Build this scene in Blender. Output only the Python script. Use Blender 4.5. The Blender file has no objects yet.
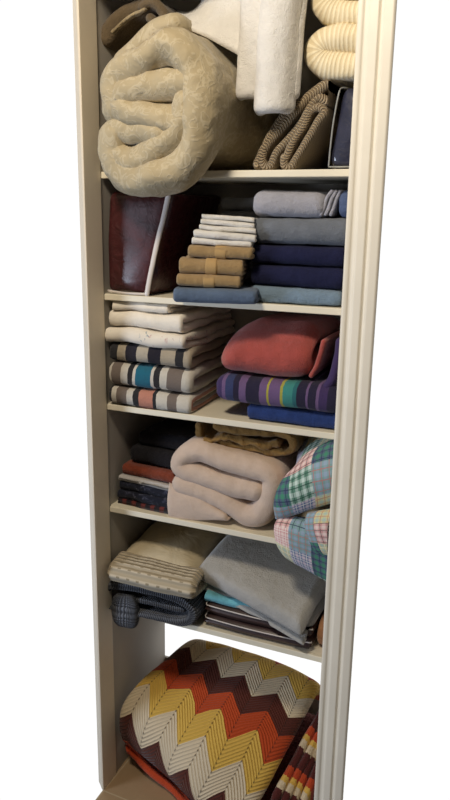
import bpy, bmesh, math, random
import numpy as np
from mathutils import Vector, Matrix, noise

C = bpy.context.scene.collection
rnd = random.Random(5)

# ------------------------------------------------------------------ materials
def lin(c):
    return tuple(((v/255)/12.92 if v/255 <= .04045 else ((v/255+.055)/1.055)**2.4) for v in c) + (1.0,)

class NT:
    """small node helper"""
    def __init__(s, name, rough=.9, sheen=0.0):
        s.m = bpy.data.materials.new(name); s.m.use_nodes = True
        s.t = s.m.node_tree; s.b = s.t.nodes['Principled BSDF']
        s.b.inputs['Roughness'].default_value = rough
        s.b.inputs['Specular IOR Level'].default_value = .2
        if sheen:
            s.b.inputs['Sheen Weight'].default_value = sheen
            s.b.inputs['Sheen Roughness'].default_value = .5
    def n(s, typ, **kw):
        d = s.t.nodes.new(typ)
        for k, v in kw.items():
            if k.startswith('_'): d.inputs[k[1:]].default_value = v
            else: setattr(d, k, v)
        return d
    def l(s, a, b): s.t.links.new(a, b)
    def math(s, op, a, b=None, c=None):
        d = s.n('ShaderNodeMath', operation=op)
        for i, v in enumerate((a, b, c)):
            if v is None: continue
            if isinstance(v, (int, float)): d.inputs[i].default_value = v
            else: s.l(v, d.inputs[i])
        return d.outputs[0]
    def mix(s, f, a, b):
        d = s.n('ShaderNodeMix', data_type='RGBA')
        for sock, v in ((d.inputs[0], f), (d.inputs[6], a), (d.inputs[7], b)):
            if isinstance(v, (int, float)): sock.default_value = v
            elif isinstance(v, tuple): sock.default_value = v
            else: s.l(v, sock)
        return d.outputs[2]
    def uv(s):
        u = s.n('ShaderNodeUVMap', uv_map='UVMap'); x = s.n('ShaderNodeSeparateXYZ')
        s.l(u.outputs[0], x.inputs[0]); return u.outputs[0], x.outputs[0], x.outputs[1]
    def obj(s): return s.n('ShaderNodeTexCoord').outputs['Object']
    def noise(s, vec, scale, detail=3, rough=.6, dist=0):
        d = s.n('ShaderNodeTexNoise', _Scale=scale, _Detail=detail, _Roughness=rough, _Distortion=dist)
        s.l(vec, d.inputs['Vector']); return d.outputs['Fac']
    def ramp(s, f, stops, interp='LINEAR'):
        d = s.n('ShaderNodeValToRGB'); r = d.color_ramp; r.interpolation = interp
        while len(r.elements) > 1: r.elements.remove(r.elements[-1])
        r.elements[0].position = stops[0][0]; r.elements[0].color = stops[0][1]
        for p, c in stops[1:]:
            e = r.elements.new(p); e.color = c
        s.l(f, d.inputs[0]); return d.outputs[0]
    def col(s, c):
        if isinstance(c, tuple): s.b.inputs['Base Color'].default_value = c
        else: s.l(c, s.b.inputs['Base Color'])
    def bump(s, h, strength=.5, dist=.003):
        d = s.n('ShaderNodeBump', _Strength=strength, _Distance=dist)
        s.l(h, d.inputs['Height']); s.l(d.outputs[0], s.b.inputs['Normal'])

def var(m, base, amt=.12, scale=30):
    """slight pile variation of a cloth colour"""
    f = m.noise(m.obj(), scale, 4, .65)
    k = tuple(v*(1-amt) for v in base[:3])+(1,); q = tuple(min(1, v*(1+amt)) for v in base[:3])+(1,)
    return m.ramp(f, [(.3, k), (.7, q)])

def cloth(name, rgb, pile=420, strength=.5, dist=.003, amt=.13, sheen=.15, rough=.95):
    m = NT(name, rough, sheen); m.col(var(m, lin(rgb), amt))
    o = m.obj()
    h = m.math('ADD', m.noise(o, pile, 2, .6), m.math('MULTIPLY', m.noise(o, 45, 3, .6), 2.0))
    m.bump(h, strength, dist); return m.m

def paint(name, rgb, rough=.5):
    m = NT(name, rough); m.col(var(m, lin(rgb), .035, 9)); m.b.inputs['Specular IOR Level'].default_value = .4
    m.bump(m.noise(m.obj(), 120, 2), .08, .001); return m.m

def stripes(name, stops, axis=1, length=1.0, bumpy=350, soft=False):
    """bands of woven colour along one direction of the cloth; stops in metres"""
    m = NT(name, .95, .12); _, u, v = m.uv()
    f = m.math('FRACT', m.math('DIVIDE', v if axis else u, length))
    c = m.ramp(f, [(p/length, lin(k)) for p, k in stops], 'CONSTANT')
    g = m.noise(m.obj(), 60, 4, .65)
    m.col(m.mix(m.math('MULTIPLY', g, .25), c, lin((70, 66, 62))))
    m.bump(m.math('ADD', m.noise(m.obj(), bumpy, 2), m.math('MULTIPLY', m.noise(m.obj(), 40, 3), 2)), .5, .003)
    return m.m

def film(name, rgb, rough=.18, amt=.1, scale=14, bumpd=.006):
    """cloth seen through a tight skin of clear plastic: a coat over the colour"""
    m = NT(name, .55); m.col(var(m, lin(rgb), amt, 22))
    m.b.inputs['Coat Weight'].default_value = .8; m.b.inputs['Coat Roughness'].default_value = rough
    m.bump(m.noise(m.obj(), scale, 3, .55, .6), .7, bumpd); return m.m

M = {}
M['paint'] = paint('cream_white_gloss_paint', (238, 230, 212), .4)
M['jamb'] = paint('cream_white_jamb_paint', (226, 214, 192), .5)
M['inside'] = paint('closet_wall_paint', (172, 166, 156), .7)
M['shelf'] = paint('cream_shelf_paint', (232, 224, 202), .45)
M['white_terry'] = cloth('white_terry', (226, 223, 217), 480, .7, .004, .05, .3)
M['white_cotton'] = cloth('white_cotton', (236, 228, 214), 300, .3, .003, .06)
M['ivory'] = cloth('ivory_cotton', (224, 214, 190), 300, .3, .003, .07)
M['tan'] = cloth('tan_terry', (164, 136, 94), 520, .8, .004, .16, .3)
M['tan_band'] = cloth('tan_woven_band', (176, 146, 100), 900, .25, .001, .06)
M['slate'] = cloth('slate_blue_terry', (92, 110, 136), 520, .8, .004, .12, .2)
M['lightblue'] = cloth('light_blue_terry', (124, 146, 166), 520, .8, .004, .1, .2)
M['navy'] = cloth('navy_terry', (30, 33, 66), 520, .8, .004, .15, .05)
M['greyblue'] = cloth('grey_terry', (112, 118, 128), 520, .8, .004, .12, .2)
M['lavender'] = cloth('lavender_grey_terry', (166, 166, 176), 520, .8, .004, .1, .2)
M['steel'] = cloth('steel_blue_terry', (84, 100, 136), 520, .8, .004, .12, .1)
M['smoke'] = cloth('smoke_grey_terry', (140, 138, 136), 520, .8, .004, .12)
M['umber'] = cloth('umber_terry', (104, 90, 80), 520, .8, .004, .12)
M['coral'] = cloth('coral_fleece', (168, 78, 71), 420, .7, .004, .14, .3)
M['royal'] = cloth('royal_blue_terry', (38, 60, 116), 520, .8, .004, .2, .1)
M['fleece'] = cloth('beige_fleece', (206, 184, 166), 500, .6, .003, .06, .3)
M['mustard'] = cloth('mustard_cotton', (134, 104, 58), 300, .5, .006, .2)
M['greyfleece'] = cloth('grey_fleece', (174, 172, 167), 380, .6, .004, .09, .3)
M['teal'] = cloth('teal_cotton', (110, 176, 188), 300, .5, .004, .22)
M['black'] = cloth('black_knit', (26, 24, 28), 300, .8, .004, .2, .05)
M['rust'] = cloth('rust_knit', (124, 58, 38), 300, .8, .004, .25)
M['palegrey'] = cloth('pale_grey_jersey', (186, 182, 178), 300, .5, .003, .08)
M['blanketbrown'] = cloth('dark_taupe_blanket', (96, 82, 62), 300, .6, .004, .16)
M['lace'] = cloth('taupe_lace_edge', (150, 134, 104), 200, 1.0, .004, .3)
M['tancotton'] = cloth('tan_cotton', (176, 128, 92), 300, .5, .004, .12)
M['piping'] = paint('white_vinyl_piping', (214, 206, 200), .35)
M['greypiping'] = paint('grey_vinyl_piping', (150, 152, 150), .35)
M['burgundy'] = film('burgundy_quilt_in_plastic', (66, 22, 25), .26, .3, 34, .012)
M['navyvinyl'] = film('navy_blanket_in_plastic', (46, 48, 66), .12, .25, 26, .01)
M['brownvinyl'] = film('brown_blanket_in_plastic', (62, 44, 42), .3, .2)
M['ivoryvinyl'] = film('ivory_blanket_in_plastic', (196, 182, 152), .3, .08, 18, .008)

# damask comforter
m = NT('beige_damask', .8, .15); o = m.obj()
w1 = m.noise(o, 34, 2, .5, 1.6)
f = m.ramp(w1, [(.50, (0, 0, 0, 1)), (.545, (1, 1, 1, 1)), (.60, (1, 1, 1, 1)), (.64, (0, 0, 0, 1))])
w2 = m.noise(o, 9, 3, .6)
m.col(m.mix(m.math('MULTIPLY', f, .36), m.ramp(w2, [(.3, lin((168, 154, 124))), (.7, lin((180, 166, 136)))]), lin((206, 195, 168))))
m.bump(m.math('ADD', m.math('MULTIPLY', f, .05), m.math('MULTIPLY', m.noise(o, 16, 3, .5, .4), 1.0)), .55, .016)
M['damask'] = m.m

# ribbed cream chenille
m = NT('cream_chenille', .95, .3); _, u, v = m.uv()
r = m.math('SINE', m.math('MULTIPLY', u, 2*math.pi/.0088))
m.col(m.mix(m.ramp(r, [(0, (0, 0, 0, 1)), (.6, (1, 1, 1, 1))]), lin((218, 202, 166)), lin((236, 224, 192))))
m.bump(m.math('ADD', m.math('MULTIPLY', r, .4), m.noise(m.obj(), 300, 2)), .45, .003)
M['chenille'] = m.m

# twill rope rug
m = NT('taupe_twill', .95, .1); _, u, v = m.uv()
r = m.math('SINE', m.math('MULTIPLY', m.math('ADD', u, m.math('MULTIPLY', v, 1.1)), 2*math.pi/.0058))
m.col(m.mix(m.ramp(r, [(.2, (0, 0, 0, 1)), (.75, (1, 1, 1, 1))]), lin((136, 118, 94)), lin((180, 162, 132))))
m.bump(r, .7, .004)
M['twill'] = m.m

# charcoal cable knit
m = NT('charcoal_knit', .95, .1); _, u, v = m.uv()
k1 = m.math('ABSOLUTE', m.math('SINE', m.math('MULTIPLY', v, math.pi/.007)))
k2 = m.math('SINE', m.math('ADD', m.math('MULTIPLY', u, 2*math.pi/.0055), m.math('MULTIPLY', k1, 2.0)))
h = m.math('ADD', m.math('MULTIPLY', k1, .7), m.math('MULTIPLY', k2, .4))
m.col(m.mix(m.ramp(h, [(.2, (0, 0, 0, 1)), (.8, (1, 1, 1, 1))]), lin((56, 58, 64)), lin((112, 116, 124))))
m.bump(h, .9, .004)
M['charcoal'] = m.m

# ivory pointelle knit
m = NT('ivory_ribbed_knit', .95, .15); _, u, v = m.uv()
k = m.math('SINE', m.math('MULTIPLY', u, 2*math.pi/.011))
d1 = m.math('SINE', m.math('MULTIPLY', v, 2*math.pi/.03))
hole = m.math('MULTIPLY', m.math('GREATER_THAN', k, .82), m.math('GREATER_THAN', d1, .55))
m.col(m.mix(hole, m.mix(m.ramp(k, [(.1, (0, 0, 0, 1)), (.8, (1, 1, 1, 1))]), lin((182, 168, 142)), lin((208, 194, 168))), lin((158, 144, 118))))
m.bump(k, .7, .004)
M['ivoryknit'] = m.m

# dark marled jersey
m = NT('marled_navy_jersey', .95, .1); o = m.obj()
f = m.ramp(m.noise(o, 70, 5, .75, .5), [(.52, lin((26, 28, 40))), (.62, lin((64, 66, 84))), (.72, lin((150, 148, 156)))])
m.col(f); m.bump(m.noise(o, 150, 3), .6, .004); M['marled'] = m.m
m = NT('dark_red_plaid', .95, .1); _, u, v = m.uv()
a = m.math('GREATER_THAN', m.math('FRACT', m.math('DIVIDE', v, .028)), .55)
m.col(m.mix(m.math('MULTIPLY', a, .7), lin((34, 28, 34)), lin((120, 52, 46))))
m.bump(m.noise(m.obj(), 150, 3), .5, .003); M['redplaid'] = m.m

# embroidered white blanket
m = NT('white_floral_cotton', .95, .1); o = m.obj()
f = m.ramp(m.noise(o, 60, 3, .6, 1.5), [(.60, (0, 0, 0, 1)), (.66, (1, 1, 1, 1))])
g = m.ramp(m.noise(o, 12, 2), [(.46, (0, 0, 0, 1)), (.58, (1, 1, 1, 1))])
tint = m.ramp(m.noise(o, 35, 2), [(.4, lin((150, 164, 170))), (.55, lin((196, 158, 152)))])
m.col(m.mix(m.math('MULTIPLY', f, g), lin((230, 222, 208)), tint))
m.bump(m.noise(o, 45, 3), .3, .004); M['floral'] = m.m

W_, K_, G_ = (212, 206, 194), (40, 40, 44), (122, 110, 102)
M['st_salmon'] = stripes('salmon_stripe_terry', [(0, K_), (.010, W_), (.024, G_), (.054, W_), (.072, K_), (.086, (198, 136, 116)), (.124, K_), (.134, W_), (.164, G_), (.188, W_), (.224, (176, 128, 112))], 1, .5)
M['st_teal'] = stripes('teal_stripe_terry', [(0, W_), (.010, G_), (.036, W_), (.056, K_), (.070, W_), (.078, (28, 104, 128)), (.120, W_), (.128, K_), (.144, W_), (.162, G_), (.200, W_), (.24, K_)], 1, .5)
M['st_black'] = stripes('black_beige_stripe_terry', [(0, K_), (.022, (176, 164, 144)), (.046, (34, 32, 44)), (.078, (186, 176, 158)), (.108, (30, 28, 42)), (.142, (176, 164, 144)), (.178, K_), (.20, (176, 164, 144))], 1, .5)
P1, P2, P3 = (62, 46, 92), (34, 30, 58), (110, 86, 128)
M['st_purple'] = stripes('purple_stripe_fleece', [(0, P1), (.018, P3), (.026, (52, 62, 104)), (.046, P2), (.060, P3), (.078, P2), (.112, P3), (.130, (176, 168, 66)), (.135, P3), (.162, (170, 166, 76)), (.168, (60, 140, 134)), (.192, (40, 110, 116)), (.200, P2), (.222, P3), (.228, P2), (.246, P3), (.252, P1), (.27, P2), (.30, (52, 62, 104))], 1, .33)

# patchwork plaid
m = NT('patchwork_plaid', .95, .1); uvv, u, v = m.uv()
cell = .052
cu = m.math('FLOOR', m.math('DIVIDE', u, cell)); cv = m.math('FLOOR', m.math('DIVIDE', v, cell))
cx = m.n('ShaderNodeCombineXYZ'); m.l(cu, cx.inputs[0]); m.l(cv, cx.inputs[1])
wn = m.n('ShaderNodeTexWhiteNoise', noise_dimensions='3D'); m.l(cx.outputs[0], wn.inputs['Vector'])
base = m.ramp(wn.outputs['Value'], [(0, lin((96, 136, 118))), (.2, lin((212, 160, 158))), (.36, lin((104, 122, 158))), (.54, lin((212, 202, 150))), (.68, lin((128, 160, 158))), (.84, lin((84, 98, 122)))], 'CONSTANT')
second = m.ramp(wn.outputs['Value'], [(0, lin((196, 214, 206))), (.2, lin((236, 214, 206))), (.36, lin((210, 196, 204))), (.54, lin((176, 196, 186))), (.68, lin((150, 170, 190))), (.84, lin((70, 140, 110)))], 'CONSTANT')
def line(c, per, lo, hi):
    f_ = m.math('FRACT', m.math('DIVIDE', c, per))
    return m.math('MULTIPLY', m.math('GREATER_THAN', f_, lo), m.math('LESS_THAN', f_, hi))
wide = m.math('MULTIPLY', m.math('ADD', line(u, .016, .1, .5), line(v, .016, .1, .5)), .5)
thin = m.math('MAXIMUM', line(u, .016, .72, .82), line(v, .016, .72, .82))
c = m.mix(wide, base, second)
c = m.mix(m.math('MULTIPLY', thin, .75), c, m.ramp(wn.outputs['Value'], [(0, lin((26, 66, 56))), (.3, lin((244, 240, 230))), (.6, lin((190, 116, 112))), (.8, lin((40, 48, 80)))], 'CONSTANT'))
m.col(c); m.bump(m.noise(m.obj(), 30, 3), .4, .008)
M['plaid'] = m.m

# crocheted zigzag wool
def zigzag(name, shift=0.0, slope=.21, per=.272, amp=.16):
    m = NT(name, .97, .2); _, u, v = m.uv()
    tri = m.math('PINGPONG', m.math('ADD', u, .03), per/2)
    w = m.math('ADD', m.math('ADD', v, m.math('MULTIPLY', u, slope)), m.math('MULTIPLY', m.math('SUBTRACT', tri, per/4), -amp/(per/2)))
    w = m.math('ADD', w, m.math('MULTIPLY', m.math('MAXIMUM', m.math('SUBTRACT', v, .48), 0.0), .5))
    f = m.math('FRACT', m.math('DIVIDE', m.math('SUBTRACT', w, .055), .66))
    c = m.ramp(f, [(0, lin((86, 40, 30))), (.25, lin((222, 204, 172))), (.5, lin((224, 182, 84))), (.75, lin((192, 74, 32)))], 'CONSTANT')
    rib = m.math('SINE', m.math('MULTIPLY', w, 2*math.pi/.0235))
    edge = m.math('LESS_THAN', m.math('ABSOLUTE', m.math('SUBTRACT', m.math('PINGPONG', m.math('ADD', u, .03), per/2), per/4)), per/4-.004)
    hole = m.math('MULTIPLY', m.math('SUBTRACT', 1.0, edge), m.math('GREATER_THAN', rib, .2))
    c = m.mix(m.math('MULTIPLY', hole, .7), c, lin((52, 34, 26)))
    c = m.mix(m.ramp(rib, [(0, (.12, .12, .12, 1)), (.6, (0, 0, 0, 1))]), c, lin((70, 44, 30)))
    m.col(c)
    m.bump(m.math('ADD', m.math('MULTIPLY', rib, .6), m.noise(m.obj(), 260, 2)), .5, .004)
    return m.m
M['zigzag'] = zigzag('zigzag_crochet', slope=.15, per=.236, amp=.12)
def bands(name, stops, length):
    m = NT(name, .97, .2); _, u, v = m.uv()
    f = m.math('FRACT', m.math('DIVIDE', m.math('ADD', v, m.math('MULTIPLY', m.math('PINGPONG', u, .03), .5)), length))
    m.col(m.ramp(f, [(p/length, lin(k)) for p, k in stops], 'CONSTANT'))
    m.bump(m.noise(m.obj(), 200, 3), .8, .005); return m.m
CB, CC, CY, CO = (80, 32, 27), (206, 186, 152), (210, 168, 76), (180, 66, 30)
M['afghan_fold'] = bands('crochet_fold', [(0, CB), (.13, CC), (.21, CY), (.27, CO), (.37, CB)], .43)
M['afghan_orange'] = bands('crochet_hem', [(0, CO), (.16, CB)], .24)

M['afghan_brown'] = cloth('brown_crochet', CB, 200, .8, .005, .2)
# tiled floor
m = NT('beige_floor_tile', .45)
o = m.obj(); mp = m.n('ShaderNodeMapping'); m.l(o, mp.inputs[0]); mp.inputs['Rotation'].default_value = (0, 0, math.radians(2))
bk = m.n('ShaderNodeTexBrick', offset=0.0, _Scale=1.0); m.l(mp.outputs[0], bk.inputs['Vector'])
bk.inputs['Brick Width'].default_value = .30; bk.inputs['Row Height'].default_value = .30; bk.inputs['Mortar Size'].default_value = .0022
bk.inputs['Color1'].default_value = lin((176, 150, 116)); bk.inputs['Color2'].default_value = lin((168, 142, 110)); bk.inputs['Mortar'].default_value = lin((196, 178, 146))
m.col(m.mix(m.math('MULTIPLY', m.noise(o, 22, 4, .65), .45), bk.outputs['Color'], lin((140, 114, 84))))
M['tile'] = m.m

# ------------------------------------------------------------------ mesh tools
def mesh(name, verts, faces, mat, parent=None, uvs=None, smooth=True):
    me = bpy.data.meshes.new(name)
    me.from_pydata([tuple(v) for v in verts], [], faces)
    if uvs is not None:
        layer = me.uv_layers.new(name='UVMap')
        li = np.empty(len(me.loops), dtype=np.int32); me.loops.foreach_get('vertex_index', li)
        layer.data.foreach_set('uv', np.asarray(uvs, dtype=np.float32)[li].ravel())
    b = bmesh.new(); b.from_mesh(me); bmesh.ops.recalc_face_normals(b, faces=b.faces); b.to_mesh(me); b.free()
    if smooth: me.polygons.foreach_set('use_smooth', [True]*len(me.polygons))
    me.materials.append(mat); me.update()
    o = bpy.data.objects.new(name, me); C.objects.link(o)
    if parent: o.parent = parent
    return o

def tag(o, label=None, cat=None, group=None, kind=None):
    for k, v in (('label', label), ('category', cat), ('group', group), ('kind', kind)):
        if v: o[k] = v
    return o

def thing(name, label, cat, group=None):
    o = bpy.data.objects.new(name, None); o.empty_display_size = .05; C.objects.link(o)
    return tag(o, label, cat, group)

def kids(o): return [c for c in bpy.data.objects if c.parent == o]
def seat(root):
    """move the origin of a thing (and of its parts) to the middle of its base"""
    every = [root] + kids(root)
    for c in kids(root): every += kids(c)
    ms = [o for o in every if o.type == 'MESH']
    P = np.concatenate([np.array([v.co for v in o.data.vertices]) for o in ms])
    b = Vector((float(P[:, 0].mean()), float(P[:, 1].mean()), float(P[:, 2].min())))
    for o in ms: o.data.transform(Matrix.Translation(-b))
    root.location = b
    return root

def catmull(P, n):
    P = np.asarray(P, float)
    Q = np.vstack([2*P[0]-P[1], P, 2*P[-1]-P[-2]])
    out = []
    K = len(P)-1
    for i in range(K):
        p0, p1, p2, p3 = Q[i], Q[i+1], Q[i+2], Q[i+3]
        for t in np.linspace(0, 1, 14, endpoint=False):
            out.append(.5*((2*p1)+(-p0+p2)*t+(2*p0-5*p1+4*p2-p3)*t*t+(-p0+3*p1-3*p2+p3)*t**3))
    out.append(P[-1]); out = np.array(out)
    s = np.r_[0, np.cumsum(np.linalg.norm(np.diff(out, axis=0), axis=1))]
    k = np.linspace(0, s[-1], n)
    return np.stack([np.interp(k, s, out[:, j]) for j in range(out.shape[1])], 1), s[-1]

def lumps(P, amp, freq, seed):
    if not amp: return P
    off = Vector((seed*1.7, seed*.9, seed*2.3))
    return P + np.array([list(noise.noise_vector(Vector(p)*freq+off)) for p in P])*amp

def ribbon(name, path, t, c0, c1, mat, parent=None, plane='XZ', n=80, m=20, r=None, amp=.003, freq=14, seed=0, warp=None, end_amp=0):
    """a thick strip of cloth: a centreline in one plane, given a thickness and carried from c0 to c1 along the third axis; all edges rounded"""
    cl, L = catmull(path, n)
    d = np.gradient(cl, axis=0); d /= np.linalg.norm(d, axis=1)[:, None]+1e-12
    nr = np.stack([-d[:, 1], d[:, 0]], 1)
    base, off, us = [], [], []
    for i in range(n): base.append(cl[i]); off.append(nr[i]); us.append(L*i/(n-1))
    for k in range(1, 6):
        a = math.pi*k/6; base.append(cl[-1]); off.append(nr[-1]*math.cos(a)+d[-1]*math.sin(a)); us.append(L)
    for i in range(n-1, -1, -1): base.append(cl[i]); off.append(-nr[i]); us.append(L*i/(n-1))
    for k in range(1, 6):
        a = math.pi*k/6; base.append(cl[0]); off.append(-nr[0]*math.cos(a)-d[0]*math.sin(a)); us.append(0)
    base, off, us = np.array(base), np.array(off), np.array(us)
    K = len(base); r = t*.5 if r is None else r
    ln = c1-c0
    e = [r*(1-math.cos(math.pi/2*k/5)) for k in range(5)]
    cs = e + list(np.linspace(r, ln-r, m)) + [ln-q for q in reversed(e)]
    V, UV = [], []
    for c in cs:
        q = min(c, ln-c); g = 1.0 if q >= r else math.sqrt(max(0, 1-(1-q/r)**2))
        pt = base + off*(t/2*max(g, .10))
        ex = np.full(K, c0+c)
        V.append({'XZ': np.stack([pt[:, 0], ex, pt[:, 1]], 1), 'YZ': np.stack([ex, pt[:, 0], pt[:, 1]], 1), 'XY': np.stack([pt[:, 0], pt[:, 1], ex], 1)}[plane])
        UV.append(np.stack([us, np.full(K, c)], 1))
    V = np.concatenate(V); UV = np.concatenate(UV)
    V = lumps(V, amp, freq, seed); V = lumps(V, amp*.35, freq*3.2, seed+9)
    if warp: V = warp(V)
    R = len(cs); F = []
    for j in range(R-1):
        for i in range(K):
            a, b = j*K+i, j*K+(i+1) % K
            F.append((a, b, b+K, a+K) if plane != 'XZ' else (a, a+K, b+K, b))
    for o0 in (0, (R-1)*K):
        for i in range(n-1):
            F.append((o0+i, o0+i+1, o0+n+5+n-2-i, o0+n+5+n-1-i))
        F.append((o0+n-1, o0+n, o0+n+1, o0+n+2, o0+n+3, o0+n+4, o0+n+5))
        F.append((o0, o0+2*n+5-1)+tuple(o0+2*n+5+q for q in range(5)))
    return mesh(name, V, F, mat, parent, UV)

def slab(name, grid, t, mat, parent=None, n=(46, 34), amp=.003, freq=12, seed=0, r=.9, warp=None, uvs=(1, 1), uvo=0):
    """a thick quilted sheet through a coarse grid of 3-D points (rows run front to back, columns left to right)"""
    g = np.asarray(grid, float)
    rows = np.stack([catmull(q, n[0])[0] for q in g])
    S = np.stack([catmull(rows[:, i], n[1])[0] for i in range(n[0])], 1)
    S = lumps(S.reshape(-1, 3), amp, freq, seed).reshape(S.shape)
    du = np.gradient(S, axis=1); dv = np.gradient(S, axis=0)
    N = np.cross(du, dv); N /= np.linalg.norm(N, axis=2)[..., None]+1e-12
    jj, ii = np.meshgrid(np.arange(n[1]), np.arange(n[0]), indexing='ij')
    cell = max(1e-6, float(np.linalg.norm(du, axis=2).mean())); cellv = max(1e-6, float(np.linalg.norm(dv, axis=2).mean()))
    q = np.minimum(np.minimum(ii, n[0]-1-ii)*cell, np.minimum(jj, n[1]-1-jj)*cellv)
    R = t*r
    h = np.where(q >= R, 1, np.sqrt(np.clip(1-(1-q/R)**2, .0, 1)))[..., None]*t/2+.0004
    top, bot = (S+N*h).reshape(-1, 3), (S-N*h).reshape(-1, 3)
    V = np.concatenate([top, bot]); A, B = n[1], n[0]
    uv = np.stack([ii/(B-1)*uvs[0], jj/(A-1)*uvs[1]], 2).reshape(-1, 2)+uvo; UV = np.concatenate([uv, uv])
    if warp: V = warp(V)
    F = []; T = A*B
    for j in range(A-1):
        for i in range(B-1):
            a = j*B+i; F.append((a, a+1, a+B+1, a+B)); F.append((T+a, T+a+B, T+a+B+1, T+a+1))
    ring = [(0, i) for i in range(B)] + [(j, B-1) for j in range(1, A)] + [(A-1, i) for i in range(B-2, -1, -1)] + [(j, 0) for j in range(A-2, 0, -1)]
    idx = [j*B+i for j, i in ring]
    for a, b in zip(idx, idx[1:]+idx[:1]): F.append((a, T+a, T+b, b))
    return mesh(name, V, F, mat, parent, UV)

def puff(name, c, dims, mat, parent=None, e1=.35, e2=.35, n=44, m=26, amp=.004, freq=14, seed=0, warp=None):
    """soft box: a superellipsoid with lumps"""
    def f(w, e): return math.copysign(abs(w)**e, w)
    V, UV, F = [], [], []
    for j in range(m+1):
        th = -math.pi/2+math.pi*j/m
        for i in range(n):
            ph = 2*math.pi*i/n
            V.append((c[0]+dims[0]/2*f(math.cos(th), e1)*f(math.cos(ph), e2), c[1]+dims[1]/2*f(math.cos(th), e1)*f(math.sin(ph), e2), c[2]+dims[2]/2*f(math.sin(th), e1)))
            UV.append((i/n*.25, j/m*.14))
    for j in range(m):
        for i in range(n):
            a, b = j*n+i, j*n+(i+1) % n; F.append((a, b, b+n, a+n))
    V = lumps(np.array(V), amp, freq, seed)
    if warp: V = warp(V)
    return mesh(name, V, F, mat, parent, UV)

def tube(name, pts, rad, mat, parent=None, n=None, k=8):
    P, _ = catmull(pts, n or max(12, len(pts)*8))
    D = np.gradient(P, axis=0); V, F = [], []
    for p, d in zip(P, D):
        d = Vector(d).normalized(); a = d.orthogonal().normalized(); 
        ref = Vector((.31, .52, .79)); a = (ref-d*ref.dot(d)).normalized(); b = d.cross(a)
        for i in range(k):
            w = 2*math.pi*i/k; V.append(Vector(p)+(a*math.cos(w)+b*math.sin(w))*rad)
    R = len(P)
    for j in range(R-1):
        for i in range(k):
            x, y = j*k+i, j*k+(i+1) % k; F.append((x, y, y+k, x+k))
    F.append(tuple(range(k-1, -1, -1))); F.append(tuple(range((R-1)*k, R*k)))
    return mesh(name, V, F, mat, parent)

def boxes(name, bs, mat, parent=None, bevel=0.0):
    V, F = [], []
    for (x0, x1, y0, y1, z0, z1) in bs:
        o = len(V)
        V += [(x, y, z) for z in (z0, z1) for y in (y0, y1) for x in (x0, x1)]
        F += [tuple(o+i for i in f) for f in ((0, 2, 3, 1), (4, 5, 7, 6), (0, 1, 5, 4), (2, 6, 7, 3), (0, 4, 6, 2), (1, 3, 7, 5))]
    o = mesh(name, V, F, mat, parent, smooth=False)
    if bevel:
        b = o.modifiers.new('edge', 'BEVEL'); b.width = bevel; b.segments = 2
    return o

def profile(name, pts, z0, z1, mat, nz=2):
    """a moulding: plan outline carried up from z0 to z1"""
    k = len(pts); V = [(x, y, z) for z in (z0, z1) for x, y in pts]
    F = [(i, (i+1) % k, k+(i+1) % k, k+i) for i in range(k)] + [tuple(range(k-1, -1, -1)), tuple(range(k, 2*k))]
    o = mesh(name, V, F, mat, smooth=False)
    b = o.modifiers.new('edge', 'BEVEL'); b.width = .0018; b.segments = 3; b.limit_method = 'ANGLE'; b.angle_limit = math.radians(12)
    return o

def turn(cx, cy, deg, tilt=None):
    """turn cloth about a vertical line; tilt = height change per metre along x"""
    a = math.radians(deg); ca, sa = math.cos(a), math.sin(a)
    def w(V):
        V = V.copy(); x, y = V[:, 0]-cx, V[:, 1]-cy
        if tilt: V[:, 2] += x*tilt
        V[:, 0], V[:, 1] = cx+x*ca-y*sa, cy+x*sa+y*ca
        return V
    return w

def fold_path(y0, y1, z0, z1, layers):
    """front-to-back folds of a cloth: fold at the front, loose ends behind"""
    h = (z1-z0)/layers; t = h*.5
    zs = [z0+h*(i+.5) for i in range(layers)]
    if layers == 2:
        return [(y1, zs[0]), ((y0+y1)/2, zs[0]), (y0+h*.9, zs[0]), (y0+h*.45, (z0+z1)/2), (y0+h*.9, zs[1]), ((y0+y1)/2, zs[1]), (y1, zs[1])]
    if layers == 3:
        return [(y1, zs[0]), ((y0+y1)/2, zs[0]), (y0+h, zs[0]), (y0+h*.5, (zs[0]+zs[1])/2), (y0+h, zs[1]), ((y0+y1)/2, zs[1]), (y1-h, zs[1]), (y1-h*.5, (zs[1]+zs[2])/2), (y1-h, zs[2]), ((y0+y1)/2, zs[2]), (y0+h*.4, zs[2])]
    mid = (z0+z1)/2
    return [(y1, zs[1]), ((y0+y1)/2, zs[1]), (y0+2.4*h, zs[1]), (y0+1.7*h, mid), (y0+2.4*h, zs[2]), ((y0+y1)/2, zs[2]), (y1-h, zs[2]), (y1-.4*h, (zs[2]+zs[3])/2), (y1-h, zs[3]),
            ((y0+y1)/2, zs[3]), (y0+1.8*h, zs[3]), (y0+.8*h, mid+h*.9), (y0+.5*h, mid), (y0+.8*h, mid-h*.9), (y0+1.8*h, zs[0]), ((y0+y1)/2, zs[0]), (y1, zs[0])]

def folded(name, x0, x1, y0, y1, z0, z1, layers, mat, parent=None, **kw):
    h = (z1-z0)/layers
    return ribbon(name, fold_path(y0, y1, z0, z1, layers), h*kw.pop('fat', .97), x0, x1, mat, parent, 'YZ', **kw)

def box_in(x0=-9, x1=9, z0=-9, z1=9, front=None, inner=None):
    """cloth stops where it meets what it lies on or against (behind the line y = front)"""
    def w(V):
        if inner: V = inner(V)
        V = V.copy(); k = np.ones(len(V), bool) if front is None else V[:, 1] > front
        V[k, 0] = np.clip(V[k, 0], x0, x1); V[k, 2] = np.clip(V[k, 2], z0, z1); return V
    return w

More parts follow.
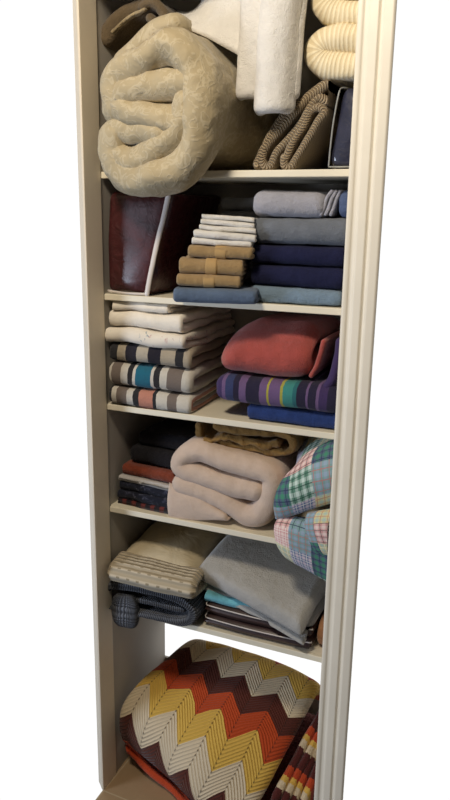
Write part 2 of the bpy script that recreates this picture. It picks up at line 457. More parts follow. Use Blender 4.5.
# ------------------------------------------------------------------ the closet itself
W, JD, D = .600, .070, .380
def struct(o): o['kind'] = 'structure'; return o
struct(boxes('wall_left', [(-.022, -.003, JD, D, 0, 2.32)], M['inside']))
struct(profile('wall_right', [(.601, JD), (.589, D), (.589, D+.008), (.5955, D+.008), (.611, JD)], 0, 2.32, M['inside']))
struct(boxes('wall_back', [(-.022, .589, D, D+.008, .345, 2.32), (-.022, .589, D, D+.008, 0, .19)], M['inside']))
struct(boxes('wall_front', [(-.022, W+.072, 0.0, .02, 2.06, 2.32)], M['paint']))
struct(boxes('ceiling', [(-.022, .589, .02, D+.008, 2.32, 2.34)], M['inside']))
struct(boxes('floor', [(-.003, .594, -.12, D+.008, -.02, 0)], M['tile']))
struct(profile('trim_1', [(0, 0), (0, JD), (-.022, JD), (-.022, .030), (-.030, .030), (-.030, .022), (-.018, .012), (-.006, .001)], 0, 2.06, M['jamb']))
struct(profile('trim_2', [(.600, .012), (.600, -.002), (.604, -.006), (.610, -.006), (.614, -.0035), (.620, -.0045), (.624, -.0085), (.640, -.0105), (.645, -.0065), (.649, -.0085), (.652, -.0135), (.668, -.0145), (.672, -.0115), (.6715, -.006), (.660, .012)], 0, 2.06, M['paint']))
struct(boxes('trim_3', [(W, W+.012, .012, JD, 0, 2.06)], M['jamb']))

SH = [1.660, 1.379, 1.104, .828, .542]
what = ['topmost closet shelf, carrying the rolled beige comforter and hanging white towel',
        'white closet shelf carrying the tan washcloths and the navy towels',
        'white closet shelf carrying the coral blanket and the striped towels',
        'white closet shelf carrying the rolled beige fleece and the plaid quilt',
        'lowest white closet shelf, carrying the grey fleece over the zigzag afghan']
for z, lab in zip(SH, what):
    s = thing('closet_shelf', lab, 'shelf', 'closet shelves')
    boxes('board', [(-.003, .588, JD+.010, D, z-.014, z)], M['shelf'], s)
    boxes('edge_strip', [(0, W, JD, JD+.0098, z-.0145, z+.0002)], M['shelf'], s, .0015)
    seat(s)

# ------------------------------------------------------------------ top shelf
def sag(V):
    """the roll lies on the shelf behind its edge and sinks over the edge in front"""
    V = V.copy()
    k = np.clip((V[:, 1]-.015)/.05, 0, 1); k = k*k*(3-2*k)
    low = np.clip((1.80-V[:, 2])/.20, 0, 1)
    V[:, 2] += k*low*.060
    V[:, 0] += np.clip(V[:, 1], 0, 1)*.10*np.clip((V[:, 0]-.05)/.3, 0, 1)
    k = V[:, 1] > .060; V[k, 2] = np.maximum(V[k, 2], 1.6608); V[:, 0] = np.minimum(V[:, 0], .42)
    return V
def comf_front(V):
    V = V.copy(); f = np.clip((.10-V[:, 1])/.16, 0, 1)
    x = np.clip((V[:, 0]-.02)/.16, 0, 1)
    V[:, 1] += f*(1-x)*.05
    V[:, 0] = np.maximum(V[:, 0]-.022*f*(1-x), .004)
    return sag(V)
t = thing('comforter', 'thick beige damask comforter rolled up on the top shelf, sagging over its edge', 'comforter')
ribbon('outer_wrap', [(0.091, 1.735), (0.082, 1.690), (0.101, 1.652), (0.154, 1.635), (0.219, 1.650), (0.273, 1.691), (0.294, 1.759), (0.288, 1.827), (0.260, 1.874), (0.217, 1.896), (0.158, 1.872), (0.098, 1.849), (0.084, 1.818), (0.091, 1.789)], .072, -.05, .372, M['damask'], t, n=130, m=30, r=.05, amp=.010, freq=11, seed=3, warp=comf_front)
ribbon('inner_fold', [(0.265, 1.824), (0.222, 1.824), (0.171, 1.822), (0.119, 1.816), (0.099, 1.798), (0.123, 1.777), (0.180, 1.763), (0.249, 1.753)], .068, -.045, .34, M['damask'], t, n=90, m=24, r=.05, amp=.010, freq=12, seed=5, warp=comf_front)
ribbon('lower_fold', [(0.207, 1.727), (0.156, 1.739), (0.107, 1.744), (0.077, 1.727), (0.101, 1.690), (0.140, 1.676), (0.193, 1.699), (0.253, 1.734), (0.260, 1.791)], .066, -.04, .34, M['damask'], t, n=90, m=24, r=.05, amp=.010, freq=12, seed=8, warp=comf_front)
ribbon('outer_flap', [(0.200, 1.948), (0.163, 1.940), (0.116, 1.915), (0.074, 1.886), (0.063, 1.850)], .052, .02, .36, M['damask'], t, n=60, m=16, r=.04, amp=.006, freq=10, seed=11, warp=comf_front)
seat(t)

t = thing('folded_blanket', 'dark taupe blanket with a stitched edge, lying on the beige comforter', 'blanket')
ribbon('blanket_body', [(-0.001, 1.950), (0.020, 1.973), (0.057, 1.994), (0.100, 2.007)], .040, .09, .36, M['blanketbrown'], t, n=40, amp=.005, seed=2)
ribbon('rolled_end', [(0.105, 2.004), (0.125, 2.010), (0.147, 1.996), (0.156, 1.976), (0.141, 1.963), (0.124, 1.978)], .022, .08, .30, M['blanketbrown'], t, n=50, amp=.005, seed=4)
ribbon('stitched_edge', [(0.032, 1.956), (0.058, 1.974), (0.086, 1.987), (0.113, 1.995)], .007, .078, .092, M['lace'], t, n=30, m=6, amp=.002, freq=40)
seat(t)

# white towel hanging in folds
def hang(V):
    V = V.copy(); k = np.clip((V[:, 2]-1.80)/.3, 0, 1); V[:, 1] = np.minimum(V[:, 1], .074)
    V[:, 0] += k*.014
    return V
t = thing('bath_towel', 'white terry bath towel hanging in long folds at the top right of the comforter', 'towel')
ribbon('hanging_fold', [(.344, .074), (.352, .060), (.368, .056), (.384, .060), (.394, .072)], .026, 1.800, 2.20, M['white_terry'], t, 'XY', n=50, m=26, r=.016, amp=.004, freq=8, seed=21, warp=hang)
ribbon('hanging_fold', [(.392, .066), (.400, .046), (.420, .036), (.442, .042), (.453, .060)], .030, 1.768, 2.20, M['white_terry'], t, 'XY', n=50, m=26, r=.016, amp=.004, freq=8, seed=22, warp=hang)
ribbon('hanging_fold', [(.448, .066), (.456, .060), (.464, .062), (.468, .068)], .014, 1.798, 2.20, M['white_terry'], t, 'XY', n=40, m=26, r=.014, amp=.004, freq=8, seed=23, warp=hang)
sw = []
for Y, row in ((.075, [(0.185, 1.964), (0.225, 1.944), (0.265, 1.929), (0.317, 1.899), (0.389, 1.856)]), (.085, [(0.178, 1.973), (0.218, 1.958), (0.251, 1.952), (0.294, 1.956), (0.366, 1.935)]), (.12, [(0.160, 1.988), (0.196, 1.978), (0.225, 1.985), (0.255, 2.009), (0.328, 2.037)]), (.20, [(0.125, 2.015), (0.160, 2.010), (0.193, 2.023), (0.229, 2.060), (0.304, 2.104)])):
    sw.append([(x, Y, z) for x, z in row])
slab('draped_corner', sw, .013, M['white_terry'], t, amp=.006, freq=10, seed=6)
seat(t)

t = thing('chenille_blanket', 'cream ribbed chenille blanket folded on the top shelf beside the white towel', 'blanket')
ribbon('lower_fold', [(0.610, 1.902), (0.547, 1.909), (0.513, 1.904), (0.499, 1.885), (0.515, 1.865), (0.550, 1.856), (0.614, 1.852)], .056, .076, .36, M['chenille'], t, n=90, amp=.005, freq=12, seed=31, warp=box_in(.470, .597, 1.832, 3))
ribbon('upper_fold', [(0.607, 1.948), (0.554, 1.952), (0.520, 1.962), (0.503, 1.982), (0.518, 2.000), (0.551, 2.002), (0.604, 1.997)], .050, .08, .36, M['chenille'], t, n=70, amp=.005, freq=12, seed=33, warp=box_in(.470, .597, 1.838, 3))
seat(t)

t = thing('twill_rug', 'taupe twill woven rug folded in a slanting heap under the cream blanket', 'rug')
ribbon('rug_layer', [(0.380, 1.673), (0.399, 1.707), (0.429, 1.744), (0.466, 1.782), (0.503, 1.810), (0.537, 1.831), (0.548, 1.823)], .023, .078, .36, M['twill'], t, n=70, amp=.002, seed=41, warp=box_in(0, .530, 1.6608, 1.830))
ribbon('rug_layer', [(0.453, 1.788), (0.424, 1.752), (0.403, 1.721), (0.391, 1.685), (0.398, 1.669), (0.411, 1.671), (0.424, 1.697), (0.451, 1.724), (0.476, 1.754), (0.492, 1.782), (0.508, 1.799), (0.527, 1.792), (0.537, 1.797), (0.538, 1.820)], .0185, .078, .35, M['twill'], t, n=110, amp=.002, seed=42, warp=box_in(0, .530, 1.6608, 1.830))
ribbon('rug_layer', [(0.440, 1.685), (0.443, 1.669), (0.456, 1.666), (0.468, 1.684), (0.488, 1.715), (0.510, 1.753), (0.522, 1.772), (0.509, 1.782), (0.492, 1.773), (0.477, 1.743), (0.458, 1.716), (0.442, 1.681)], .0185, .078, .34, M['twill'], t, n=110, amp=.002, seed=43, warp=box_in(0, .530, 1.6608, 1.830))
seat(t)

t = thing('storage_bag', 'navy blanket in a clear plastic bag with grey piping, right end of top shelf', 'bag')
def lean(V):
    V = V.copy(); V[:, 0] += (V[:, 2]-1.663)*.16*np.clip((.60-V[:, 0])/.06, 0, 1); return V
puff('bag_body', (.563, .235, 1.741), (.064, .29, .156), M['navyvinyl'], t, .25, .3, amp=.006, freq=22, seed=51, warp=lean)
tube('piping', [(.535, .092, 1.666), (.537, .090, 1.70), (.541, .089, 1.75), (.548, .090, 1.80), (.552, .098, 1.817), (.566, .12, 1.818)], .0018, M['greypiping'], t)
tube('piping', [(.535, .092, 1.666), (.56, .088, 1.6655), (.592, .092, 1.666)], .0018, M['greypiping'], t)
seat(t)

# ------------------------------------------------------------------ second shelf
z = SH[1]
t = thing('storage_bag', 'burgundy quilt packed in a clear plastic bag with white piping, second shelf', 'bag')
def slant(V):
    V = V.copy(); V[:, 0] += np.clip(V[:, 2]-1.38, 0, 1)*.27*np.clip(V[:, 0]/.116, 0, 1); return V
puff('bag_body', (.060, .225, 1.499), (.116, .300, .236), M['burgundy'], t, .14, .2, 60, 40, amp=.007, freq=19, seed=61, warp=slant)
P = [(.114, .092, 1.384), (.124, .0865, 1.43), (.142, .086, 1.50), (.162, .089, 1.57), (.172, .098, 1.606), (.18, .16, 1.614)]
ribbon('zip_strip', [(x+.001, q) for x, y, q in P[:5]], .012, .0705, .078, M['piping'], t, n=30, m=4, r=.003, amp=.001)
tube('piping', [(.006, .080, 1.386), (.05, .075, 1.3835), (.09, .075, 1.3835), (.114, .080, 1.384)], .003, M['piping'], t)
seat(t)

rot = turn(.31, .10, 17)
t = thing('folded_towel', 'slate blue towel under the tan washcloths, overhanging the second shelf', 'towel', 'towels on the second shelf')
folded('towel_body', .203, .386, .006, .19, z+.0005, z+.0335, 2, M['slate'], t, amp=.002, seed=71, warp=turn(.31, .10, 15))
ribbon('hem', [(.3785, z+.006), (.3805, z+.017), (.3785, z+.029)], .005, .03, .12, M['lavender'], t, n=16, m=6, amp=.0, warp=turn(.31, .10, 15))
seat(t)
zz = z+.0345
tans = [('tan washcloth lowest of three, lying directly on the slate blue towel', .205, .346, .018, .025),
        ('tan washcloth in the middle of the three, thickest, its layers showing', .211, .352, .023, .035),
        ('tan washcloth highest of three, just under the white washcloths', .232, .374, .031, .026)]
for i, (lab, x0, x1, y0, h) in enumerate(tans):
    t = thing('washcloth', lab, 'washcloth', 'tan washcloths on the second shelf')
    L = 4 if i == 1 else 2
    folded('washcloth_body', x0, x1, y0, y0+.15, zz, zz+h, L, M['tan'], t, amp=.0025, freq=20, seed=75+i, warp=turn(.31, .10, 17-2*i, -.02))
    pth = [(y0+.08, zz+h-.0006), (y0+.05, zz+h-.0006)]+[(y0+h*.475-(h/2-.0004)*math.cos(math.radians(a)), zz+h/2+(h/2-.0004)*math.sin(math.radians(a))) for a in (85, 60, 30, 0, -30, -60, -80)]
    ribbon('woven_band', pth, .004, x0+.060, x0+.084, M['tan_band'], t, 'YZ', n=40, m=5, r=.001, amp=.0, warp=turn(.31, .10, 17-2*i, -.02))
    seat(t); zz += h+.0005
ranks = ['lowest', 'second from the bottom', 'third from the bottom', 'fourth from the bottom', 'topmost']
for i in range(5):
    h = [.014, .016, .0115, .011, .010][i]
    x0, x1 = [(.236, .368), (.240, .378), (.252, .376), (.254, .374), (.256, .372)][i]
    t = tag(folded('washcloth', x0, x1, [.045, .043, .052, .056, .06][i], .19, zz, zz+h, 2, M['white_terry'], amp=.0025, freq=22, seed=80+i, warp=turn(.31, .10, 15, -.06)),
            'white washcloth ' + ('topmost of five on the tan stack' if i == 4 else ranks[i]+' of five stacked on the tan washcloths'), 'washcloth', 'white washcloths on the second shelf')
    seat(t); zz += h+.0004

stack = [('light blue towel, lowest of the stack at the right of the second shelf', .372, .578, .085, .036, 'lightblue', 2),
         ('navy towel lying directly on the light blue towel', .368, .580, .088, .047, 'navy', 2),
         ('navy towel lying directly under the grey towel', .366, .580, .090, .043, 'navy', 2),
         ('dark grey terry towel lying on the upper navy towel', .368, .584, .088, .056, 'greyblue', 2)]
zz = z+.0005
for i, (lab, x0, x1, y0, h, mk, L) in enumerate(stack):
    t = tag(folded('folded_towel', x0, x1, y0, .365, zz, zz+h, L, M[mk], amp=.003, freq=16, seed=90+i, r=h*.3), lab, 'towel', 'towels on the second shelf')
    seat(t); zz += h+.0006
t = thing('folded_towel', 'lavender grey towel with layered right edge, on top of the dark grey towel', 'towel', 'towels on the second shelf')
folded('towel_body', .366, .528, .092, .36, zz, zz+.056, 2, M['lavender'], t, amp=.004, freq=14, seed=96, r=.02)
for k in range(3):
    ribbon('folded_edge', [(.520+.010*k, zz+.008), (.526+.010*k, zz+.022), (.531+.010*k, zz+.040), (.541+.008*k, zz+.054)], .008, .100+.003*k, .30, M['lavender'], t, n=30, amp=.001, seed=97+k)
seat(t)
t = tag(folded('folded_towel', .5545, .597, .10, .34, zz, zz+.058, 2, M['steel'], amp=.003, seed=101, r=.015), 'steel blue towel squeezed in at the right beside the lavender grey towel', 'towel', 'towels on the second shelf'); seat(t)
# stack at the back
zz = z+.0005
back = [('umber brown towel at the bottom of the shadowed back stack on second shelf', .060, 'umber'), ('umber brown towel higher in the shadowed back stack on second shelf', .060, 'umber'),
        ('umber brown towel just under the smoke grey towels at the back', .050, 'umber'), ('smoke grey towel, lower of two at the back behind the white washcloths', .028, 'smoke'), ('smoke grey towel, upper of two at the back behind the white washcloths', .030, 'smoke')]
for i, (lab, h, mk) in enumerate(back):
    t = tag(folded('folded_towel', .225, .362, .245, .374, zz, zz+h, 2, M[mk], amp=.003, seed=105+i), lab, 'towel', 'towels on the second shelf'); seat(t); zz += h+.0005

# ------------------------------------------------------------------ third shelf
z = SH[2]
G3 = 'linens in the left stack of the third shelf'
lst = [('bath_towel', 'white, grey and salmon striped towel at the bottom of the left stack, third shelf', 'towel', .002, .228, .068, .046, 'st_salmon', 2, 0),
       ('bath_towel', 'teal, grey, black and white striped towel in the left stack, third shelf', 'towel', .001, .228, .069, .062, 'st_teal', 2, 0),
       ('bath_towel', 'black and beige striped towel under the white floral blanket, third shelf', 'towel', .004, .224, .074, .046, 'st_black', 2, 0),
       ('folded_blanket', 'white cotton blanket with small floral embroidery, left stack of third shelf', 'blanket', .000, .220, .068, .038, 'floral', 2, 0),
       ('folded_blanket', 'plain white thick cotton blanket, left stack of third shelf under the sheet', 'blanket', .006, .210, .076, .040, 'white_cotton', 2, 0),
       ('folded_sheet', 'small white folded sheet topmost in the left stack of the third shelf', 'sheet', .016, .170, .080, .024, 'white_cotton', 2, 0)]
zz = z+.0005
for i, (nm, lab, cat, x0, x1, y0, h, mk, L, dy) in enumerate(lst):
    t = tag(folded(nm, x0, x1, y0, .365, zz, zz+h, L, M[mk], amp=.004 if i < 3 else .006, freq=13, seed=120+i, r=h*.25, warp=box_in(.001, 9, inner=turn(.11, .20, 2 if i < 3 else -1, -.02))), lab, cat, G3)
    seat(t); zz += h+.0006
t = tag(folded('folded_towel', .368, .585, .090, .36, z+.0005, z+.037, 2, M['royal'], amp=.003, freq=18, seed=131), 'royal blue towel under the purple striped blanket on the third shelf', 'towel'); seat(t)
t = thing('striped_blanket', 'purple fleece blanket with teal and yellow stripes, under the coral blanket', 'blanket')
folded('blanket_body', .292, .592, .075, .37, z+.038, z+.104, 2, M['st_purple'], t, amp=.004, freq=11, seed=133, r=.03, warp=box_in(0, .595, 0, z+.1055))
ribbon('upturned_end', [(.556, z+.10), (.568, z+.125), (.576, z+.17), (.578, z+.20)], .020, .085, .35, M['st_purple'], t, n=30, amp=.002, seed=134, warp=box_in(.5465, .592))
seat(t)
t = thing('coral_blanket', 'coral red fleece blanket folded on the purple striped blanket', 'blanket')
def cor(V):
    V = V.copy(); V[:, 2] = np.maximum(V[:, 2], 1.2105); k = np.clip((V[:, 2]-1.208)/.12, 0, 1); V[:, 0] += k*.045*np.clip((.5-V[:, 0])/.2, 0, 1); V[:, 1] += k*k*.07*np.clip((.25-V[:, 1])/.15, 0, 1); return V
folded('blanket_body', .284, .515, .068, .36, z+.107, z+.224, 2, M['coral'], t, amp=.006, freq=10, seed=136, r=.045, warp=cor)
ribbon('tucked_end', [(.514, z+.118), (.526, z+.14), (.533, z+.17), (.538, z+.195)], .012, .10, .34, M['coral'], t, n=30, amp=.003, seed=137, warp=box_in(0, .5455, z+.1065, 2))
seat(t)

# ------------------------------------------------------------------ fourth shelf
z = SH[3]
G4 = 'clothes in the dark pile of the fourth shelf'
zz = z+.0005
pile = [('folded_garment', 'thin dark red plaid garment at the bottom of the dark pile, fourth shelf', .010, .014, 'redplaid', .0), ('folded_garment', 'navy marled jersey lower of two above the red plaid garment', .006, .022, 'marled', .0),
        ('folded_garment', 'navy marled jersey upper of two under the pale grey garment', .008, .024, 'marled', .004), ('folded_garment', 'thin pale grey garment between the navy jerseys and the rust knit', .010, .014, 'palegrey', .004),
        ('folded_garment', 'rust orange knit garment under the black knits, left of fourth shelf', .012, .028, 'rust', .012), ('folded_garment', 'thick black knit lying on the rust orange garment', .026, .045, 'black', .03),
        ('folded_garment', 'black knit topmost of the dark pile at the left of the fourth shelf', .040, .040, 'black', .05)]
for i, (nm, lab, x0, h, mk, dy) in enumerate(pile):
    t = tag(folded(nm, x0+.004, .168+x0, .098+dy, .37, zz, zz+h, 2, M[mk], amp=.003, freq=15, seed=150+i, warp=turn(.09, .2, -4)), lab, 'clothing', G4)
    seat(t); zz += h+.0005
t = thing('fleece_blanket', 'beige fleece blanket loosely rolled in the middle of the fourth shelf', 'blanket')
def settle(V):
    V = V.copy(); k = np.clip((V[:, 1]-.07)/.03, 0, 1); V[:, 2] = np.where((V[:, 2] < .8285), .8285+(V[:, 2]-.8285)*.05, V[:, 2]); return V
ribbon('rolled_layers', [(0.393, 0.927), (0.354, 0.929), (0.305, 0.933), (0.247, 0.943), (0.211, 0.949), (0.192, 0.966), (0.208, 0.991), (0.246, 1.006), (0.304, 0.995), (0.368, 0.985), (0.412, 0.981), (0.435, 0.964), (0.430, 0.916), (0.406, 0.872), (0.370, 0.861), (0.332, 0.877), (0.294, 0.891), (0.247, 0.903), (0.197, 0.912)], .058, .076, .36, M['fleece'], t, n=170, m=20, r=.03, amp=.004, freq=12, seed=161, warp=settle)
ribbon('lower_flap', [(0.176, 0.894), (0.181, 0.863), (0.184, 0.832), (0.219, 0.835), (0.270, 0.847), (0.324, 0.864)], .032, .088, .35, M['fleece'], t, n=60, m=16, r=.02, amp=.003, freq=12, seed=162, warp=settle)
slab('flap_face', [[(x, Y, q) for x, q in r] for r, Y in (([(0.164, 0.913), (0.210, 0.900), (0.262, 0.884), (0.322, 0.852)], .092), ([(0.162, 0.865), (0.217, 0.863), (0.272, 0.860), (0.329, 0.852)], .084), ([(0.164, 0.815), (0.217, 0.822), (0.273, 0.834), (0.334, 0.850)], .088))], .018, M['fleece'], t, amp=.002, freq=12, seed=163, warp=settle)
seat(t)
t = thing('mustard_cloth', 'crumpled mustard brown cloth lying on the rolled beige fleece', 'cloth')
ribbon('cloth_body', [(0.224, 1.057), (0.235, 1.033), (0.302, 1.026), (0.380, 1.022), (0.453, 1.027), (0.472, 1.045), (0.452, 1.067), (0.366, 1.065), (0.275, 1.063)], .020, .115, .34, M['mustard'], t, n=90, m=18, amp=.010, freq=22, seed=171)
ribbon('twisted_fold', [(0.255, 1.033), (0.319, 1.044), (0.383, 1.038), (0.436, 1.043)], .016, .105, .20, M['mustard'], t, n=50, m=12, amp=.010, freq=30, seed=173)
seat(t)

t = thing('patchwork_quilt', 'pastel plaid patchwork quilt rolled up at the right, hanging over the fourth shelf', 'quilt')
def plaidw(V):
    V = V.copy(); V[:, 0] = np.minimum(V[:, 0], .598-.012*np.clip((V[:, 1]-.07)/.31, 0, 1)); return V
def rows(*rs): return [[(x, Y, q) for (x, q), Y in zip(r, Ys)] for r, Ys in rs]
slab('upper_fold', rows(([(0.450, 1.017), (0.491, 1.033), (0.527, 1.048), (0.564, 1.063)], (.26,)*4), ([(0.485, 0.977), (0.521, 1.028), (0.558, 1.055), (0.597, 1.077)], (.13, .12, .12, .12)), ([(0.466, 0.950), (0.510, 0.999), (0.557, 1.042), (0.605, 1.072)], (.065, .06, .06, .06)),
     ([(0.458, 0.923), (0.504, 0.956), (0.558, 0.998), (0.614, 1.032)], (.045, .03, .03, .03)), ([(0.457, 0.886), (0.512, 0.908), (0.560, 0.936), (0.613, 0.962)], (.06, .05, .05, .05))), .034, M['plaid'], t, n=(44, 60), amp=.004, freq=14, seed=181, uvs=(.16, .30), warp=plaidw)
slab('lower_fold', rows(([(0.473, 0.892), (0.526, 0.897), (0.564, 0.899), (0.614, 0.903)], (.062,)*4), ([(0.460, 0.874), (0.517, 0.878), (0.568, 0.878), (0.623, 0.874)], (.042, .03, .03, .03)), ([(0.468, 0.836), (0.519, 0.826), (0.576, 0.811), (0.627, 0.802)], (.04, .03, .03, .03)), ([(0.491, 0.806), (0.533, 0.787), (0.579, 0.767), (0.627, 0.750)], (.045,)*4)),
     .026, M['plaid'], t, n=(44, 44), amp=.003, freq=14, seed=187, uvs=(.17, .17), uvo=.42, warp=plaidw)
slab('inner_fold', rows(([(0.543, 0.922), (0.575, 0.939), (0.625, 0.955)], (.04, .03, .03)), ([(0.537, 0.898), (0.580, 0.910), (0.631, 0.915)], (.028, .014, .014)), ([(0.550, 0.864), (0.586, 0.873), (0.633, 0.880)], (.024, .014, .014)), ([(0.569, 0.836), (0.596, 0.837), (0.635, 0.838)], (.03, .02, .02))), .026, M['plaid'], t, n=(40, 40), amp=.003, freq=18, seed=185, uvs=(.11, .14), uvo=.74, warp=plaidw)
seat(t)

# ------------------------------------------------------------------ lowest shelf
z = SH[4]
t = thing('knit_blanket', 'charcoal grey chunky knit blanket folded at the left of the lowest shelf', 'blanket')
ribbon('folded_layers', [(-0.018, 0.603), (0.063, 0.618), (0.137, 0.621), (0.209, 0.615), (0.246, 0.596), (0.238, 0.565), (0.186, 0.546), (0.121, 0.542), (0.055, 0.540), (-0.020, 0.531)], .026, .048, .36, M['charcoal'], t, n=110, m=22, r=.012, amp=.003, freq=14, seed=201, warp=lambda V: np.where(np.arange(3) == 2, np.maximum(V, .5430), np.where(np.arange(3) == 0, np.maximum(V, .002), V)))
ribbon('inner_fold', [(0.031, 0.570), (0.092, 0.582), (0.157, 0.583), (0.215, 0.585)], .016, .055, .35, M['charcoal'], t, n=60, m=20, r=.008, amp=.002, freq=14, seed=202)
puff('drooping_corner', (.052, .054, .549), (.078, .030, .094), M['charcoal'], t, .5, .6, amp=.006, freq=24, seed=203, warp=lambda V: np.where(np.arange(3) == 1, np.minimum(V, .0685), V))
seat(t)
t = thing('bagged_blanket', 'ivory blanket in clear plastic with a knitted front edge, on the charcoal knit', 'blanket')
slab('blanket_body', [[(.012, .085, z+.118), (.10, .075, z+.118), (.19, .065, z+.112), (.250, .075, z+.108)], [(.012, .17, z+.130), (.10, .17, z+.140), (.20, .17, z+.138), (.242, .17, z+.128)], [(.012, .28, z+.135), (.10, .28, z+.150), (.20, .28, z+.150), (.235, .28, z+.145)], [(.012, .38, z+.135), (.10, .38, z+.145), (.20, .38, z+.145), (.25, .38, z+.14)]], .075, M['ivoryvinyl'], t, amp=.004, freq=12, seed=205)
ribbon('knitted_edge', [(.30, z+.0995), (.12, z+.0985), (.062, z+.1015), (.040, z+.112), (.050, z+.128), (.09, z+.138)], .032, .008, .262, M['ivoryknit'], t, 'YZ', n=60, m=24, r=.02, amp=.003, freq=13, seed=206)
seat(t)
for i, (lab, z0, z1, x0, y0) in enumerate((('flat dark brown blanket bag with white piping, lower of two under the grey fleece', .001, .030, .268, .078), ('flat dark brown blanket bag with white piping, upper of two under the grey fleece', .031, .062, .268, .084))):
    t = thing('blanket_bag', lab, 'bag', 'brown blanket bags on the lowest shelf')
    slab('bag_body', [[(x0, y0, z+(z0+z1)/2), (.40, y0-.004, z+(z0+z1)/2), (.552, y0, z+(z0+z1)/2)], [(x0, .22, z+(z0+z1)/2), (.40, .22, z+(z0+z1)/2), (.556, .22, z+(z0+z1)/2)], [(x0, .36, z+(z0+z1)/2), (.40, .36, z+(z0+z1)/2), (.556, .36, z+(z0+z1)/2)]], z1-z0-.001, M['brownvinyl'], t, amp=.0008, seed=211+i, r=.6)
    for q in (z1-.003,):
        tube('piping', [(x0+.01, .17, z+q), (x0+.001, y0+.03, z+q), (x0+.003, y0+.004, z+q), (x0+.02, y0-.001, z+q), (.40, y0-.006, z+q), (.54, y0-.001, z+q), (.552, y0+.006, z+q)], .0016, M['piping'], t, n=60)
    seat(t)
t = tag(folded('folded_cloth', .262, .42, .092, .30, z+.064, z+.086, 2, M['teal'], amp=.003, freq=18, seed=221), 'teal blue cotton cloth peeking out under the left of the grey fleece', 'cloth'); seat(t)
t = thing('fleece_blanket', 'thick folded grey fleece blanket sloping down to the right on the lowest shelf', 'blanket')
g = [[(.226, .105, z+.118), (.34, .080, z+.105), (.44, .058, z+.088), (.536, .038, z+.070)],
     [(.248, .17, z+.150), (.35, .155, z+.140), (.455, .14, z+.126), (.552, .115, z+.106)],
     [(.262, .26, z+.168), (.36, .25, z+.160), (.47, .24, z+.150), (.568, .22, z+.135)],
     [(.275, .35, z+.175), (.37, .35, z+.170), (.48, .34, z+.165), (.582, .33, z+.155)]]
slab('blanket_body', g, .060, M['greyfleece'], t, amp=.005, freq=9, seed=225, r=.38, warp=box_in(z0=z+.0635, front=.070))
slab('under_layer', [[(x+.004, y+.012, q-.034) for x, y, q in row] for row in g[:3]], .016, M['greyfleece'], t, amp=.004, freq=9, seed=225, r=.9, warp=box_in(z0=z+.0635, front=.070))
seat(t)
t = tag(folded('folded_cloth', .560, .597, .095, .30, z+.001, z+.075, 4, M['tancotton'], amp=.003, freq=18, seed=231), 'tan cloth wedged upright at the right end of the lowest shelf', 'cloth'); seat(t)

# ------------------------------------------------------------------ floor
t = thing('crochet_afghan', 'crocheted afghan with brown, cream, yellow and orange zigzags, folded on the floor', 'afghan')
g = [[(.006, .108, .100), (.13, .098, .055), (.27, .045, .036), (.41, -.015, .030)],
     [(.006, .086, .172), (.15, .068, .128), (.29, .030, .100), (.44, .045, .085)],
     [(.012, .110, .228), (.18, .095, .195), (.32, .080, .175), (.472, .120, .155)],
     [(.040, .205, .258), (.21, .205, .258), (.355, .185, .250), (.502, .205, .228)],
     [(.105, .325, .298), (.24, .320, .302), (.385, .305, .300), (.526, .285, .285)],
     [(.120, .362, .240), (.25, .360, .245), (.39, .355, .250), (.536, .345, .225)]]
slab('zigzag_panel', g, .040, M['zigzag'], t, n=(70, 70), amp=.004, freq=9, seed=241)
hem = [(.014, .108, .080), (.06, .104, .056), (.13, .090, .034), (.27, .036, .016), (.41, -.028, .016)]
slab('hem_fold', [[(x, y+dy, max(.011, q+dz)) for x, y, q in hem] for dy, dz in ((-.012, .004), (-.004, -.012), (.05, -.012), (.10, -.005))], .022, M['afghan_orange'], t, n=(50, 30), amp=.005, freq=16, seed=243)
slab('under_layer', [[(.03, .125, .02), (.2, .12, .02), (.4, .10, .02), (.50, .09, .02)], [(.03, .24, .09), (.2, .24, .10), (.4, .22, .10), (.51, .20, .10)], [(.06, .35, .14), (.2, .35, .15), (.4, .35, .16), (.54, .34, .16)]], .035, M['afghan_brown'], t, n=(40, 24), amp=.004, freq=9, seed=245)
for k in range(4):
    o_ = .028*k
    slab('folded_layer', [[(.455+o_, .055+.3*o_, .015), (.470+o_*.9, .060+.2*o_, .075-.25*o_), (.478+o_*.75, .062+.2*o_, .10-.3*o_)],
                          [(.485+o_*.8, .13, .02), (.500+o_*.7, .14, .12), (.506+o_*.6, .14, .165-.3*o_)],
                          [(.535+o_*.45, .25, .02), (.545+o_*.4, .25, .18), (.550+o_*.35, .25, .265-.4*o_)]], .022, M['afghan_fold'], t, n=(26, 40), amp=.006, freq=14, seed=250+k)
seat(t)

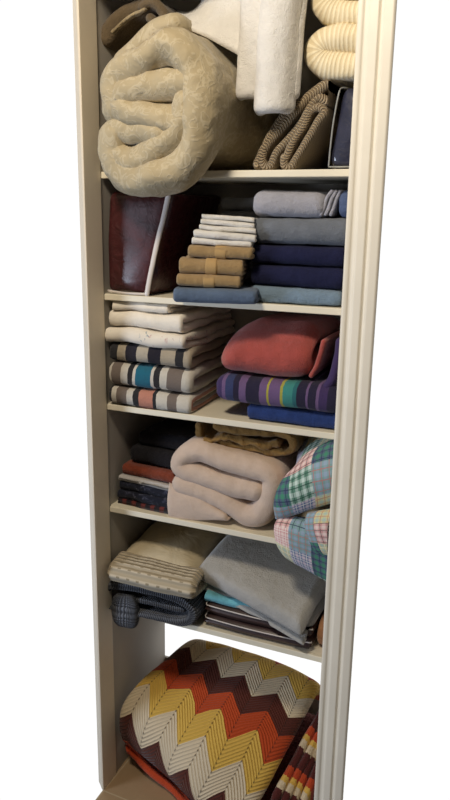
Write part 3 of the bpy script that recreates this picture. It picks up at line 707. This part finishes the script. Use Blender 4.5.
# ------------------------------------------------------------------ light
w = bpy.data.worlds.new('room'); bpy.context.scene.world = w; w.use_nodes = True
nt = w.node_tree; bg = nt.nodes['Background']
tc = nt.nodes.new('ShaderNodeTexCoord'); sx = nt.nodes.new('ShaderNodeSeparateXYZ'); rp = nt.nodes.new('ShaderNodeValToRGB')
nt.links.new(tc.outputs['Generated'], sx.inputs[0]); nt.links.new(sx.outputs[1], rp.inputs[0]); nt.links.new(rp.outputs[0], bg.inputs[0])
rp.color_ramp.elements[0].position = .12; rp.color_ramp.elements[0].color = (.065, .060, .056, 1)
rp.color_ramp.elements[1].position = .42; rp.color_ramp.elements[1].color = (1.03, 1.03, 1.03, 1)
bg.inputs[1].default_value = 1.0

def lamp(name, kind, loc, power, colour, size):
    d = bpy.data.lights.new(name, kind); d.energy = power; d.color = colour
    if kind == 'AREA': d.shape = 'DISK'; d.size = size
    else: d.shadow_soft_size = size
    o = bpy.data.objects.new(name, d); o.location = loc; C.objects.link(o); return o
lamp('ceiling_lamp', 'POINT', (.26, -1.0, 2.50), 68, (1.0, .87, .69), .14)
a = lamp('window_light', 'AREA', (-1.7, -1.9, .9), 42, (.74, .83, 1.0), .9)
a.rotation_euler = (Vector((0, .1, 1.0))-Vector(a.location)).to_track_quat('-Z', 'Y').to_euler()

# ------------------------------------------------------------------ camera
cam = bpy.data.cameras.new('camera'); co = bpy.data.objects.new('camera', cam); C.objects.link(co)
yaw, pit, rol = .39472, .24887, .01598
cy, sy, cp, sp = math.cos(yaw), math.sin(yaw), math.cos(pit), math.sin(pit)
F = Vector((-sy*cp, cy*cp, -sp)); R0 = Vector((cy, sy, 0)); U0 = R0.cross(F)
R = R0*math.cos(rol)+U0*math.sin(rol); U = -R0*math.sin(rol)+U0*math.cos(rol)
co.matrix_world = Matrix(((R.x, U.x, -F.x, .93757), (R.y, U.y, -F.y, -1.41048), (R.z, U.z, -F.z, 1.5583), (0, 0, 0, 1)))
cam.sensor_fit = 'VERTICAL'; cam.sensor_height = 24.0; cam.lens = 711.416/800*24.0
cam.clip_start = .02
sc = bpy.context.scene; sc.camera = co
sc.view_settings.view_transform = 'Standard'; sc.view_settings.look = 'None'
sc.view_settings.exposure = 0; sc.view_settings.gamma = 1; sc.view_settings.use_curve_mapping = False
